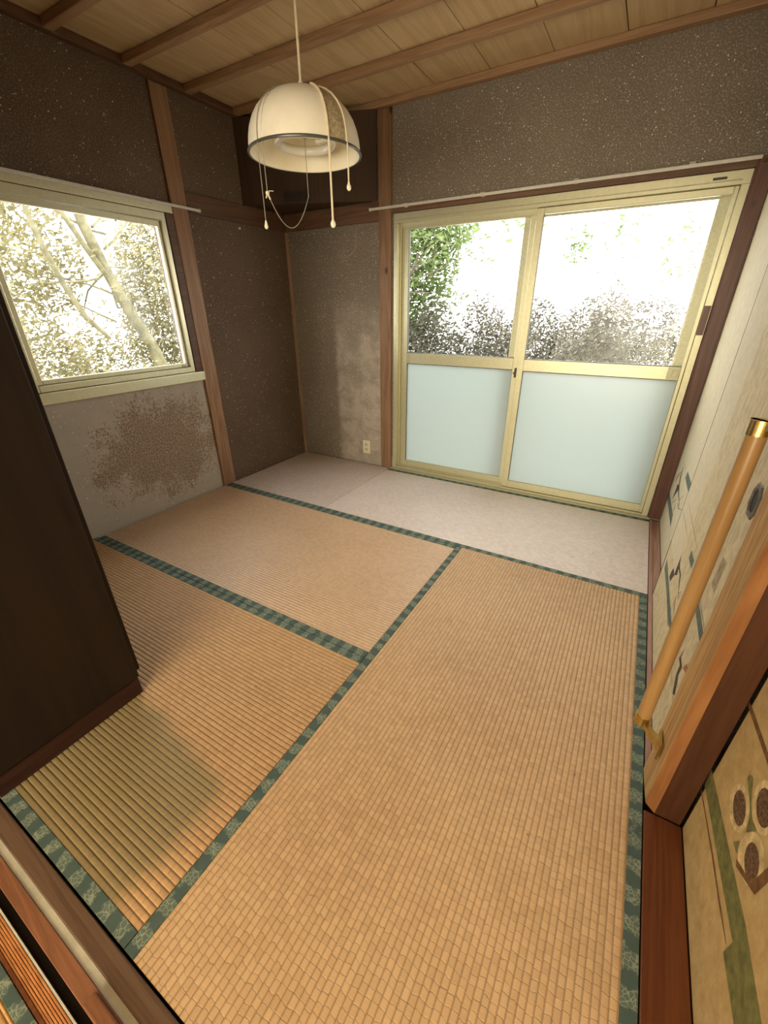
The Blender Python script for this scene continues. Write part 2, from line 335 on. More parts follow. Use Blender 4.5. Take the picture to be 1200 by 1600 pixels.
PRINTS = {'A': [('slate', [(-0.4345, 0.436), (-0.4379, 0.4736), (-0.6895, 0.4859), (-0.6899, 0.438)]), ('slate', [(0.0136, 0.1599), (-0.0228, 0.2063), (-0.4328, 0.2267), (-0.4911, 0.1784)]), ('ink', [(-0.2223, 0.2274), (-0.2388, 0.2758), (-0.2444, 0.3363), (-0.326, 0.3531), (-0.3395, 0.3311), (-0.2849, 0.2875)]), ('ink', [(-0.2369, 0.436), (-0.2491, 0.3786), (-0.3004, 0.3453), (-0.3718, 0.3264), (-0.5324, 0.3188), (-0.5432, 0.3234), (-0.4028, 0.3383), (-0.3341, 0.3568), (-0.2845, 0.3894), (-0.2512, 0.44)]), ('ink', [(-0.4545, 0.3032), (-0.5378, 0.3036), (-0.6494, 0.3447), (-0.6493, 0.3467), (-0.5561, 0.3141), (-0.4655, 0.308)]), ('ink', [(-0.4941, 0.335), (-0.5393, 0.374), (-0.5283, 0.371), (-0.4825, 0.3317)]), ('ink', [(-0.1363, 0.3092), (-0.1886, 0.3677), (-0.2382, 0.4077), (-0.2272, 0.4051), (-0.1588, 0.3601), (-0.1237, 0.3056)]), ('ink', [(-0.2733, 0.2292), (-0.3774, 0.2942), (-0.3681, 0.2918), (-0.2632, 0.2265)]), ('ink', [(-0.4115, 0.2402), (-0.4103, 0.2739), (-0.3998, 0.2701), (-0.401, 0.2363)]), ('rust', [(-0.1708, 0.4487), (-0.3813, 0.4549), (-0.3878, 0.4574), (-0.1784, 0.4514)])], 'B': [('slate', [(-0.9727, 0.1872), (-0.9544, 0.227), (-1.4533, 0.2387), (-1.4551, 0.2143)]), ('slate', [(-1.0088, 0.2017), (-0.9985, 0.2304), (-1.4273, 0.2304), (-1.4185, 0.1973)]), ('slate', [(-1.3391, 0.4453), (-1.3386, 0.476), (-1.4267, 0.4829), (-1.4302, 0.4514)]), ('slate', [(-1.5796, 0.4417), (-1.653, 0.4709), (-1.8024, 0.4701), (-1.8067, 0.4396), (-1.6885, 0.4417)]), ('slate', [(-1.6536, 0.4779), (-1.7376, 0.4781), (-1.8088, 0.4783), (-1.8102, 0.4796), (-1.7418, 0.4814), (-1.6555, 0.4794)]), ('tan', [(-1.6952, 0.5637), (-1.6966, 0.6484), (-1.7412, 0.6534), (-1.7452, 0.5623)]), ('ink', [(-1.138, 0.2446), (-1.1416, 0.2724), (-1.1732, 0.3158), (-1.1764, 0.342), (-1.2227, 0.368), (-1.2462, 0.3644), (-1.2601, 0.3256), (-1.2152, 0.2984), (-1.2003, 0.2759), (-1.1826, 0.2466)]), ('ink', [(-1.1553, 0.4798), (-1.1536, 0.4423), (-1.1499, 0.4021), (-1.1966, 0.371), (-1.2266, 0.3489), (-1.3023, 0.3512), (-1.3637, 0.3273), (-1.3705, 0.3314), (-1.3198, 0.3617), (-1.2458, 0.3599), (-1.2171, 0.3815), (-1.1715, 0.412), (-1.175, 0.4511), (-1.1638, 0.4832)]), ('ink', [(-1.1282, 0.5202), (-1.1427, 0.4985), (-1.1382, 0.4675), (-1.1426, 0.4692), (-1.1534, 0.5026), (-1.1325, 0.5219)]), ('ink', [(-1.0907, 0.362), (-1.1231, 0.3486), (-1.0793, 0.2878), (-1.0856, 0.2905), (-1.1383, 0.3555), (-1.0967, 0.3651)]), ('ink', [(-1.1572, 0.409), (-1.2094, 0.4562), (-1.2044, 0.4547), (-1.1519, 0.4072)]), ('rust', [(-1.3643, 0.3276), (-1.4088, 0.3157), (-1.414, 0.3192), (-1.3699, 0.3311)]), ('rust', [(-1.3796, 0.318), (-1.4202, 0.3542), (-1.4151, 0.3526), (-1.3742, 0.3161)]), ('rust', [(-1.3613, 0.3006), (-1.3768, 0.273), (-1.4206, 0.2654), (-1.4258, 0.2692), (-1.391, 0.2822), (-1.3671, 0.3041)]), ('rust', [(-0.9465, 0.4544), (-1.1182, 0.4577), (-1.2013, 0.4608), (-1.2049, 0.4627), (-1.1279, 0.4627), (-0.9512, 0.4566)]), ('rust', [(-0.9873, 0.515), (-1.151, 0.5138), (-1.4094, 0.5172), (-1.4116, 0.5185), (-1.1587, 0.5176), (-0.991, 0.5166)]), ('ink', [(-1.7053, 0.3416), (-1.6994, 0.3029), (-1.7446, 0.3043), (-1.7419, 0.2696), (-1.7596, 0.26), (-1.7837, 0.2301), (-1.7636, 0.2172), (-1.7379, 0.2385), (-1.7235, 0.2559), (-1.7215, 0.2887), (-1.6875, 0.2885)]), ('ink', [(-1.7829, 0.3446), (-1.806, 0.3797), (-1.8038, 0.3786), (-1.7806, 0.3434)]), ('rust', [(-1.7559, 0.311), (-1.7694, 0.3381), (-1.8117, 0.3541), (-1.8031, 0.3317)]), ('tan', [(-1.6614, 0.2131), (-1.8021, 0.2143), (-1.8038, 0.2163), (-1.6636, 0.2152)])], 'N': [('olive', [(-1.9893, 0.1765), (-1.9814, 0.2283), (-2.3304, 0.2855), (-2.4544, 0.2904), (-2.4754, 0.2905), (-2.4527, 0.1942), (-2.4288, 0.1912), (-2.3294, 0.1796), (-2.3312, 0.2257), (-2.1902, 0.2046)]), ('brown', [(-1.9824, 0.1497), (-2.1592, 0.1744), (-2.2543, 0.1839), (-2.3235, 0.1961), (-2.3243, 0.1989), (-2.2571, 0.1915), (-2.163, 0.1828), (-1.9848, 0.1537)]), ('pale', [(-2.175, 0.3766), (-2.1879, 0.3668), (-2.1952, 0.3525), (-2.196, 0.3356), (-2.1899, 0.3183), (-2.1776, 0.3029), (-2.1603, 0.2919), (-2.1406, 0.2872), (-2.1217, 0.2901), (-2.1067, 0.3004), (-2.0986, 0.3164), (-2.0987, 0.3353), (-2.1068, 0.3537), (-2.1212, 0.3686), (-2.1392, 0.3779), (-2.158, 0.3806)]), ('pale', [(-2.231, 0.4674), (-2.2434, 0.4568), (-2.2505, 0.4421), (-2.2513, 0.4253), (-2.2456, 0.4084), (-2.2338, 0.3939), (-2.2173, 0.384), (-2.1983, 0.3806), (-2.18, 0.3848), (-2.1656, 0.3961), (-2.1578, 0.4127), (-2.1579, 0.4316), (-2.1657, 0.4494), (-2.1795, 0.4632), (-2.1967, 0.4712), (-2.2147, 0.4726)]), ('pale', [(-2.2768, 0.3949), (-2.2886, 0.3845), (-2.2954, 0.3689), (-2.296, 0.35), (-2.2903, 0.3302), (-2.2787, 0.3122), (-2.2625, 0.2988), (-2.244, 0.2926), (-2.2262, 0.295), (-2.2122, 0.306), (-2.2049, 0.3239), (-2.2053, 0.3453), (-2.2132, 0.3664), (-2.2268, 0.3837), (-2.2437, 0.3949), (-2.2611, 0.3986)]), ('seed', [(-2.166, 0.362), (-2.1759, 0.3551), (-2.1819, 0.3453), (-2.1832, 0.334), (-2.1795, 0.3227), (-2.1712, 0.3132), (-2.1594, 0.3067), (-2.1456, 0.3046), (-2.1322, 0.3072), (-2.1213, 0.3144), (-2.1148, 0.3249), (-2.1138, 0.337), (-2.1184, 0.3488), (-2.1276, 0.3581), (-2.14, 0.3638), (-2.1534, 0.3651)]), ('seed', [(-2.2234, 0.4552), (-2.2328, 0.4476), (-2.2383, 0.4371), (-2.2392, 0.4253), (-2.2353, 0.4137), (-2.227, 0.404), (-2.2153, 0.3977), (-2.2019, 0.396), (-2.189, 0.3994), (-2.1786, 0.4073), (-2.1727, 0.4187), (-2.1722, 0.4315), (-2.1771, 0.4435), (-2.1864, 0.4529), (-2.1985, 0.4583), (-2.2115, 0.459)]), ('seed', [(-2.2712, 0.3742), (-2.2802, 0.3672), (-2.2858, 0.3574), (-2.2873, 0.3461), (-2.2845, 0.3347), (-2.2775, 0.325), (-2.2673, 0.3184), (-2.2553, 0.3161), (-2.2434, 0.3187), (-2.2336, 0.3258), (-2.2275, 0.3364), (-2.2262, 0.3486), (-2.2299, 0.3604), (-2.2377, 0.3699), (-2.2483, 0.3758), (-2.2601, 0.3772)]), ('brown', [(-2.2232, 0.2892), (-2.2843, 0.333), (-2.2967, 0.4372), (-2.3132, 0.428), (-2.3053, 0.3361), (-2.2334, 0.2829)]), ('olive', [(-2.1203, 0.3898), (-2.1212, 0.4025), (-2.135, 0.411), (-2.1711, 0.3833), (-2.1982, 0.3763), (-2.2242, 0.3859), (-2.2032, 0.3453), (-2.189, 0.3672), (-2.1692, 0.3802)]), ('olive', [(-2.1902, 0.2872), (-2.2024, 0.313), (-2.2157, 0.2923)]), ('brown', [(-1.975, 0.4502), (-1.9882, 0.4642), (-2.1761, 0.4876), (-2.1933, 0.4782)])]}
# ---------------------------------------------------------------- large structure
RW, RD, CH = 2.855, 2.87, 2.355        # room width, depth, ceiling height
floor = struct('floor', MB().box(-.12, 3.06, -3.04, .12, -.12, -.0515), M['sill_x'], 'wooden subfloor beneath the tatami mats', 'floor')
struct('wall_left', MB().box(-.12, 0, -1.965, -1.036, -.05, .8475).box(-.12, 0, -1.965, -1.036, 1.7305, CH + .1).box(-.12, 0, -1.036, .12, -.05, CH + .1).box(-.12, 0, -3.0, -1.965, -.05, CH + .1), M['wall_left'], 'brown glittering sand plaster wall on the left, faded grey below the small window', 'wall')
struct('wall_back', MB().box(0, .955, 0, .12, -.05, CH + .1).box(.955, 2.845, 0, .12, 1.79, CH + .1).box(2.845, 3.06, 0, .12, -.05, CH + .1).box(.955, 2.845, 0, .12, -.05, .0), M['wall_back'], 'brown glittering sand plaster wall around the large sliding window', 'wall')
struct('wall_right', MB().box(2.96, 3.06, -3.0, 0, 1.80, CH + .1).box(2.99, 3.06, -3.0, 0, -.05, 1.80), M['wall_dark'], 'dark plaster wall above the paper sliding doors on the right', 'wall')
struct('wall_front', MB().box(-.12, 1.25, -3.0, -2.88, -.05, CH + .1).box(1.25, 3.06, -3.0, -2.88, 1.80, CH + .1), M['wall_dark'], 'plaster wall on the front side beside and above the doorway', 'wall')
# ceiling: lapped boards on battens
ceil = setting('ceiling', 'dim brown ceiling of wide wooden boards on thin battens', 'ceiling')
obj('deck', MB().box(-.12, 3.06, -3.0, .12, CH + .02, CH + .06), M['panel_dark'], ceil)
sx = lambda x: (x - 2.582) * 1.028 + 2.582
edges = [0.0] + [sx(-.0 + .3135 * k + .02) for k in range(1, 9)] + [2.955]
for i, (a, b) in enumerate(zip(edges, edges[1:])):
    dz = random.uniform(0, .003)
    obj('board', MB().box(a + .002, b - .002, -2.88, -.001, CH + dz, CH + .015, .0015, 1), M['board'], ceil)
for k in range(8):
    yc = -.408 - .349 * k
    obj('batten', MB().box(0.0, 2.955, yc - .022, yc + .022, CH - .034, CH - .0005, .004), M['batten'], ceil)
struct('trim_1', MB().box(.0, 2.955, -.042, -.0005, 2.322, CH, .004), M['batten'], 'reddish brown ceiling moulding along the top of the back wall', 'moulding')
struct('trim_2', MB().box(.0005, .04, -2.88, -.043, 2.318, CH, .004), M['beam_y'], 'dark ceiling moulding along the top of the left wall', 'moulding')
# posts and lintels
struct('trim_3', MB().box(.848, .944, -.016, -.0005, -.008, 2.32, .003), M['post'], 'brown wooden post left of the large window', 'post', True)
o = struct('trim_4', MB().box(.0005, .016, -.984, -.878, -.008, 2.316, .003), M['post_light'], 'brown wooden post right of the small left window', 'post', True)
struct('trim_5', MB().prism([(2.842, -.0005), (2.842, -.02), (2.85, -.028), (2.909, -.028), (2.909, -.0005)], .012, 1.82), M['post_dark'], 'dark knotty post right of the large window beside the paper doors', 'post')
struct('trim_6', MB().box(.0165, .847, -.018, -.0005, 1.752, 1.86, .003), M['beam_x'], 'dark lintel band on the back wall in the corner', 'lintel')
struct('trim_7', MB().box(.0005, .016, -.877, -.0005, 1.752, 1.86, .003), M['beam_y'], 'dark lintel band on the left wall in the corner', 'lintel')
struct('trim_8', MB().box(.945, 2.909, -.014, -.0005, 1.788, 1.822, .002), M['beam_x'], 'thin reddish wooden lintel above the large window', 'lintel')
struct('trim_9', MB().prism([(.0003, -.0003), (.018, -.0003), (.013, -.008), (.008, -.013), (.0003, -.018)], -.008, 1.751), M['post'], 'slim light wooden strip in the far corner of the room', 'strip')
struct('trim_10', MB().box(.0005, .03, -1.985, -.985, .790, .846, .003), M['alu'], 'pale window board below the small left window', 'sill')
struct('trim_11', MB().box(.0005, .014, -1.96, -.985, 1.732, 1.775, .002), M['alu'], 'pale head board above the small left window', 'lintel')
struct('trim_12', MB().box(.0005, .012, -1.034, -.985, .847, 1.731, .002), M['beam_y'], 'brown jamb between the small window and the post', 'jamb')
# corner box above the lintels: a diagonal dark board with a louvre
cb = thing('corner_cupboard', 'dark triangular boxed-in cupboard high in the far corner with small louvre', 'cupboard', (.25, -.12, 1.862))
pA, pB = Vector((.001, -.41, 0)), Vector((.845, -.033, 0)); dd = (pB - pA).normalized(); nn = Vector((-dd.y, dd.x, 0))
ia, ib = pA + nn * .014, pB + nn * .014
obj('front_board', MB().prism([(pA.x, pA.y), (pB.x, pB.y), (ib.x, ib.y - .001), (max(ia.x, .001), ia.y)], 1.862, 2.319), M['panel_dark'], cb)
obj('bottom_board', MB().prism([(.02, -.385), (.80, -.04), (.80, -.02), (.02, -.02)], 1.862, 1.874), M['panel_dark'], cb)
lv = obj('louvre', MB().prism([tuple((pA + dd * s_ - nn * e).xy) for s_, e in ((.30, .0), (.47, .0), (.47, .004), (.30, .004))], 1.866, 1.93), M['dark'], cb)
m_ = MB()
for k in range(5):
    m_.prism([tuple((pA + dd * s_ - nn * e).xy) for s_, e in ((.29, .003), (.48, .003), (.48, .012), (.29, .012))], 1.869 + k * .013, 1.873 + k * .013)
obj('slat', m_, M['panel_dark'], lv)

# ---------------------------------------------------------------- tatami
def ribbed(x0, x1, y0, y1, axis, pitch=.0155, amp=.0022, z=0.0):
    m = MB(); bm = m.bm
    if axis == 'y': a0, a1, b0, b1 = x0, x1, y0, y1
    else: a0, a1, b0, b1 = y0, y1, x0, x1
    pts = []; k = math.floor(a0 / pitch)
    prof = [(0, -1.0), (.10, -.15), (.3, .0), (.5, .06), (.7, .0), (.90, -.15)]
    while k * pitch < a1:
        for f, h in prof:
            a = (k + f) * pitch
            if a0 < a < a1: pts.append((a, z + amp * h))
        k += 1
    pts = [(a0, z - amp)] + pts + [(a1, z - amp)]
    nb = 8; rows = []
    for j in range(nb + 1):
        b = b0 + (b1 - b0) * j / nb
        rows.append([bm.verts.new((a, b, h) if axis == 'y' else (b, a, h)) for a, h in pts])
    for r0, r1 in zip(rows, rows[1:]):
        for i in range(len(pts) - 1): bm.faces.new((r0[i], r0[i + 1], r1[i + 1], r1[i]))
    return m
def mat(label, x0, x1, y0, y1, axis, m, bl=True, bh=True, bw=.032, amp=.0022, flat=False):
    t = thing('tatami_mat', label, 'tatami mat', (0, 0, 0), 'tatami mats covering the floor')
    g = .0012
    obj('straw_core', MB().box(x0 + g, x1 - g, y0 + g, y1 - g, -.05, -.004), M['straw_core'], t)
    if axis == 'x':
        obj('woven_cover', ribbed(x0 + g, x1 - g, y0 + (bw if bl else g), y1 - (bw if bh else g), 'x', amp=amp), m, t, 'all')
        if bl: obj('cloth_border', MB().box(x0 + g, x1 - g, y0 + g, y0 + bw, -.0042, .0012, .0008, 1), M['cloth_x'], t)
        if bh: obj('cloth_border', MB().box(x0 + g, x1 - g, y1 - bw, y1 - g, -.0042, .0012, .0008, 1), M['cloth_x'], t)
    else:
        obj('woven_cover', ribbed(x0 + (bw if bl else g), x1 - (bw if bh else g), y0 + g, y1 - g, 'y', amp=amp), m, t, 'all')
        if bl: obj('cloth_border', MB().box(x0 + g, x0 + bw, y0 + g, y1 - g, -.0042, .0012, .0008, 1), M['cloth_y'], t)
        if bh: obj('cloth_border', MB().box(x1 - bw, x1 - g, y0 + g, y1 - g, -.0042, .0012, .0008, 1), M['cloth_y'], t)
    return t
M['straw_core'] = plain('straw_core', (.25, .18, .09), .9)
M['straw_right'] = straw('rush_right', 'y', O0, O1)
M['straw_mid'] = straw('rush_mid', 'x', (.54, .36, .215), (.68, .475, .30), paled=.25)  # left window's light put into a lighter rush colour
M['straw_fresh'] = straw('rush_fresh', 'x', (.45, .265, .115), (.58, .36, .175), fresh=(1.83, -2.29, .13))
M['straw_back'] = straw('rush_back', 'x', (.66, .555, .50), (.76, .65, .59), paled=.8)  # grazing window sheen put into the pale colour and soft weave
M['straw_half'] = straw('rush_half', 'x', (.58, .48, .42), (.70, .59, .52), paled=.8)  # half mat shares that painted window sheen
XS, D1, D2, XH = 1.908, -.949, -1.922, .93
mat('long tatami mat along the paper doors with orange ribs running away from the doorway', XS, RW, -2.868, D1, 'y', M['straw_right'])
mat('tatami mat in the middle left beneath the small window between two green borders', 0.018, XS, D2, D1, 'x', M['straw_mid'])
mat('tatami mat beside the dark wardrobe with an unfaded greenish patch', 0.001, XS, -2.868, D2, 'x', M['straw_fresh'])
mat('pale pinkish tatami mat along the foot of the large window', XH, RW, D1, -.03, 'x', M['straw_back'], amp=.0010)
mat('half-size tatami mat in the far corner under the wall socket', 0.018, XH, D1, -.018, 'x', M['straw_half'], bh=False, amp=.0010)
# sills of the right wall and the doorway
s = setting('trim_13', 'pinkish wooden door track along the foot of the far paper doors', 'door track')
obj('track', MB().box(2.857, 2.873, -1.88, -.03, -.05, .004, .001, 1).box(2.899, 2.909, -1.88, -.03, -.05, .004, .001, 1).box(2.857, 2.96, -1.88, -.03, -.05, -.001), M['sill_y'], s)
struct('trim_14', MB().box(2.857, 2.943, -2.87, -1.998, -.05, .002, .002, 1), M['sill_red'], 'reddish brown floor board between the long mat and the near paper door', 'floor board')
fs = setting('trim_15', 'doorway track of dark, pale, brown and orange wooden strips in the foreground', 'door track')
obj('sill_board', MB().box(1.2, 3.0, -2.9105, -2.872, -.05, .003, .002, 1), M['sill_x'], fs)
obj('pale_strip', MB().box(1.2, 3.0, -2.926, -2.911, -.05, -.001), M['pale_strip'], fs)
obj('track_board', MB().box(1.2, 3.0, -2.955, -2.9265, -.05, .003, .001, 1), M['sill_brown'], fs)
obj('groove', MB().box(1.2, 3.0, -2.971, -2.9555, -.05, -.02), M['dark'], fs)
obj('edge_strip', MB().box(1.2, 3.0, -2.9745, -2.9712, -.05, .003), M['pale_strip'], fs)
g_ = MB()
for k in range(6): g_.box(1.2, 3.0, -3.001 + k * .0044, -3.001 + k * .0044 + .0036, -.05, .003, .0008, 1)
obj('grooved_board', g_, M['sill_orange'], fs)
obj('outer_board', MB().box(1.2, 3.0, -3.0075, -3.0015, -.05, .004), M['sill_red'], fs)
obj('track_stop', MB().box(1.925, 2.2, -2.9545, -2.931, .0035, .016, .003), M['sill_brown'], fs)
# adjoining room behind the doorway
struct('wall_next_room', MB().box(-.3, -.2, -6.2, -3.0, -.12, 2.5).box(4.2, 4.3, -6.2, -3.0, -.12, 2.5).box(-.3, 4.3, -6.3, -6.2, -.12, 2.5).box(-.3, 4.3, -6.3, -3.0, 2.5, 2.6).box(-.3, -.12, -3.05, -3.0, -.05, 2.5).box(3.06, 4.3, -3.05, -3.0, -.05, 2.5), M['next_wall'], 'pale walls of the adjoining room behind the doorway', 'wall')
struct('floor_next_room', MB().box(-.3, 4.3, -6.2, -3.008, -.12, -.06), M['sill_x'], 'subfloor of the adjoining room', 'floor')
t = thing('tatami_mat', 'sliver of tatami mat in the adjoining room beyond the doorway track', 'tatami mat', (0, 0, 0), 'tatami mats covering the floor')
obj('straw_core', MB().box(.2, 2.11, -3.96, -3.009, -.055, -.004), M['straw_core'], t)
obj('woven_cover', ribbed(.2, 2.11, -3.96, -3.031, 'x'), M['straw_right2'], t, 'all')
obj('cloth_border', MB().box(.2, 2.11, -3.031, -3.009, -.0042, .0012, .0008, 1), M['cloth_x'], t)

# ---------------------------------------------------------------- windows
def bar(m, x0, x1, z0, z1, y0, y1, b=.002): m.box(x0, x1, y0, y1, z0, z1, b, 1)
w2 = setting('window_2', 'large champagne aluminium sliding window with clear upper and frosted lower panes', 'window')
m = MB(); FX0, FX1, FZ1 = .958, 2.840, 1.786
bar(m, FX0, .985, .0, 1.7298, -.006, .09); bar(m, .9852, .999, .0, 1.7298, .035, .09)
bar(m, 2.806, FX1, .0, 1.7298, -.006, .09); bar(m, .958, FX1, 1.730, FZ1, -.006, .09)
bar(m, .985, 2.806, 1.745, 1.750, -.010, -.004); bar(m, .985, 2.806, .0, .022, -.004, .09); bar(m, .985, 2.806, .022, .030, .034, .040)
bar(m, .985, 2.806, 1.702, 1.732, .034, .040)
obj('outer_frame', m, M['alu'], w2)
def sash(x0, x1, y0, y1, ls, rs, zt, label, zb=.024):
    s = MB(); bar(s, x0, x0 + ls, zb, zt, y0, y1); bar(s, x1 - rs, x1, zb, zt, y0, y1)
    bar(s, x0 + ls, x1 - rs, zb, zb + .052, y0, y1); bar(s, x0 + ls, x1 - rs, zt - .03, zt, y0, y1)
    bar(s, x0 + ls, x1 - rs, .848, .920, y0 - .001, y1 + .001)
    o = obj('sash', s, M['alu'], w2, label=label)
    ym = (y0 + y1) / 2
    obj('clear_pane', MB().box(x0 + ls - .003, x1 - rs + .003, ym - .002, ym + .002, .918, zt - .027), M['glass'], o)
    obj('frosted_pane', MB().box(x0 + ls - .003, x1 - rs + .003, ym - .002, ym + .002, zb + .049, .850), M['frosted'], o)
    e = MB(); bar(e, x0 + ls, x1 - rs, .920, .923, y0 + .002, y1 - .002, 0); bar(e, x0 + ls, x1 - rs, .845, .848, y0 + .002, y1 - .002, 0)
    bar(e, x0 + ls - .0015, x0 + ls + .0015, zb + .05, zt - .03, y0 + .002, y1 - .002, 0)
    obj('gasket', e, M['alu_edge'], o)
    return o
sl = sash(1.000, 1.895, .044, .070, .050, .045, 1.728, 'left sliding sash behind the right one')
sr = sash(1.888, 2.805, .008, .034, .040, .018, 1.728, 'right sliding sash in front')
lk = obj('lock', MB().box(1.868, 1.884, .028, .043, .80, .86, .003).box(1.862, 1.888, .024, .043, .822, .834, .002), M['alu_edge'], sl, label='small dark crescent lock')
obj('pull', MB().box(1.046, 1.078, .040, .0445, .852, .916, .002), M['alu_dark'], sl)
pl = obj('latch', MB().box(2.728, 2.787, .003, .008, .852, .917, .001, 1).box(2.751, 2.779, -.001, .004, .868, .904, .002), M['alu_dark'], sr)
obj('dark_patch', MB().box(2.806, 2.836, -.010, -.0055, 1.085, 1.225, .001, 1), M['post_dark'], w2, label='dark brown patch on the right jamb')
obj('label_plate', MB().box(2.69, 2.745, -.0085, -.0055, 1.756, 1.766, .001, 1), M['alu_edge'], w2)
# insect screen frame outside the right half
scf = MB(); bar(scf, 1.800, 1.862, .03, 1.73, .098, .112); bar(scf, 2.742, 2.798, .03, 1.73, .098, .112); bar(scf, 1.862, 2.742, 1.698, 1.73, .098, .112); bar(scf, 1.862, 2.742, .03, .07, .098, .112)
obj('screen_frame', scf, M['alu_dark'], w2)
struct('trim_16', MB().box(.945, 2.856, -.029, -.0065, -.012, .012, .002, 1), M['alu_dark'], 'narrow metal and wood sill strip at the foot of the large window', 'sill')

w1 = setting('window_1', 'small aluminium window in the left wall facing a bright tree', 'window')
m = MB(); xx = (-.08, .006)
def barl(m, y0, y1, z0, z1, x0=-.042, x1=.006, b=.002): m.box(x0, x1, y0, y1, z0, z1, b, 1)
barl(m, -1.064, -1.0365, .848, 1.73); barl(m, -1.9645, -1.945, .848, 1.73); barl(m, -1.945, -1.060, 1.690, 1.73); barl(m, -1.945, -1.060, .848, .880)
barl(m, -1.945, -1.060, .880, .888, -.03, -.02)
obj('outer_frame', m, M['alu'], w1)
s1 = MB(); barl(s1, -1.085, -1.061, .882, 1.688, -.035, -.012); barl(s1, -1.944, -1.915, .882, 1.688, -.035, -.012); barl(s1, -1.915, -1.085, 1.660, 1.688, -.035, -.012); barl(s1, -1.915, -1.085, .882, .905, -.035, -.012)
so = obj('sash', s1, M['alu'], w1)
obj('clear_pane', MB().box(-.026, -.022, -1.918, -1.082, .902, 1.663), M['glass'], so)
obj('latch', MB().box(-.012, -.006, -1.115, -1.09, .886, .898, .002), M['alu_dark'], so)

# ---------------------------------------------------------------- paper doors
PR = {}
def prints(key, x, parent):
    by = {}
    for i, (mn, pts) in enumerate(PRINTS[key]): by.setdefault(mn, []).append((i, pts))
    for mn, lst in by.items():
        m = MB()
        for i, pts in lst:
            xo = x - .0003 - .00004 * i
            try: m.bm.faces.new([m.bm.verts.new((xo, y, z)) for y, z in pts])
            except Exception: pass
        m.bm.normal_update(); bmesh.ops.triangulate(m.bm, faces=m.bm.faces[:], ngon_method='EAR_CLIP')
        obj({'ink': 'painted_branch', 'rust': 'painted_blossom', 'slate': 'painted_bar', 'tan': 'painted_tan_mark', 'olive': 'painted_band', 'brown': 'painted_line', 'pale': 'painted_petal_edge', 'seed': 'painted_petal'}[mn], m, M[mn], parent)  # tan shapes belong to the door print itself
def pdoor(name, label, x, th, y0, y1, pm, key=None, z1=1.795):
    d = setting(name, label, 'sliding door')
    obj('door_leaf', MB().box(x, x + th, y0, y1, .004, z1, .001, 1), pm, d)
    if key: prints(key, x, d)
    return d
d1 = pdoor('door_1', 'far paper sliding door beside the dark post, painted with plum branch and grey bars', 2.912, .018, -.975, -.030, M['paper_a'], 'A')
d2 = pdoor('door_2', 'second paper sliding door with plum branch painting and dark recessed pull', 2.875, .018, -1.878, -.913, M['paper_b'], 'B')
obj('edge_strip', MB().box(2.8735, 2.894, -.9125, -.909, .004, 1.795), M['alu_edge'], d2)
obj('paper_overlay', MB().box(2.8742, 2.875, -1.212, -.9125, .30, 1.795), M['paper_a'], d2)
d3 = pdoor('door_3', 'nearest paper sliding door with green band and petal crest at lower right', 2.944, .018, -2.868, -2.0, M['paper_n'], 'N')
hk = MB(); oc = lambda s_, xx: [(xx, -1.757 + a * s_ * .036, .827 + b * s_ * .040) for a, b in ((-.5, 1), (.5, 1), (1, .45), (1, -.45), (.5, -1), (-.5, -1), (-1, -.45), (-1, .45))]
def frus(m, s0, x0, s1, x1):
    A_, B_ = [m.bm.verts.new(p) for p in oc(s0, x0)], [m.bm.verts.new(p) for p in oc(s1, x1)]
    for i in range(8): m.bm.faces.new((A_[i], A_[(i + 1) % 8], B_[(i + 1) % 8], B_[i]))
    return B_
frus(hk, 1.0, 2.8748, .95, 2.8715); frus(hk, .95, 2.8715, .72, 2.8712); frus(hk, .72, 2.8712, .68, 2.8745)
pp = obj('door_pull', hk, M['pull_metal'], d2)
hk = MB(); hk.poly(oc(.70, 2.8742)); obj('recess', hk, M['dark'], pp)

# pillar at the doorway
pil = setting('trim_17', 'massive chamfered wooden pillar beside the doorway carrying the grab rail', 'pillar')
cs = [(2.853, -1.885), (2.853, -1.952), (2.881, -1.995), (2.939, -1.995), (2.939, -1.885)]
def natural(m, pts, z0, z1, n=14):
    rows = []
    for k in range(n + 1):
        z = z0 + (z1 - z0) * k / n; rows.append([m.bm.verts.new((x + .0012 * noise.noise((x * 9, z * 4, 1)), y + .0012 * noise.noise((y * 9, z * 4, 5)), z)) for x, y in pts])
    for a, b in zip(rows, rows[1:]):
        for i in range(len(pts) - 1): m.bm.faces.new((a[i], a[i + 1], b[i + 1], b[i]))
    return m
obj('lit_face', natural(MB(), [(2.8532, -1.874), (2.8600, -1.9740)], .0, 1.80), M['pillar_lit'], pil, label='tan left face with light in its colour')
obj('chamfer', natural(MB(), [(2.8600, -1.9740), (2.8812, -1.9948)], .0, 1.80), M['pillar'], pil, label='orange brown chamfer')
obj('core', MB().prism([(2.8545, -1.874), (2.8615, -1.9735), (2.8820, -1.9942), (2.939, -1.9942), (2.939, -1.874)], -.003, 1.80), M['pillar_shaded'], pil)
struct('trim_18', MB().box(2.912, 2.955, -2.87, -.03, 1.797, 1.86, .002).box(2.857, 2.912, -2.87, -.03, 1.797, 1.806, .001), M['beam_y'], 'dark lintel over the paper doors', 'lintel')

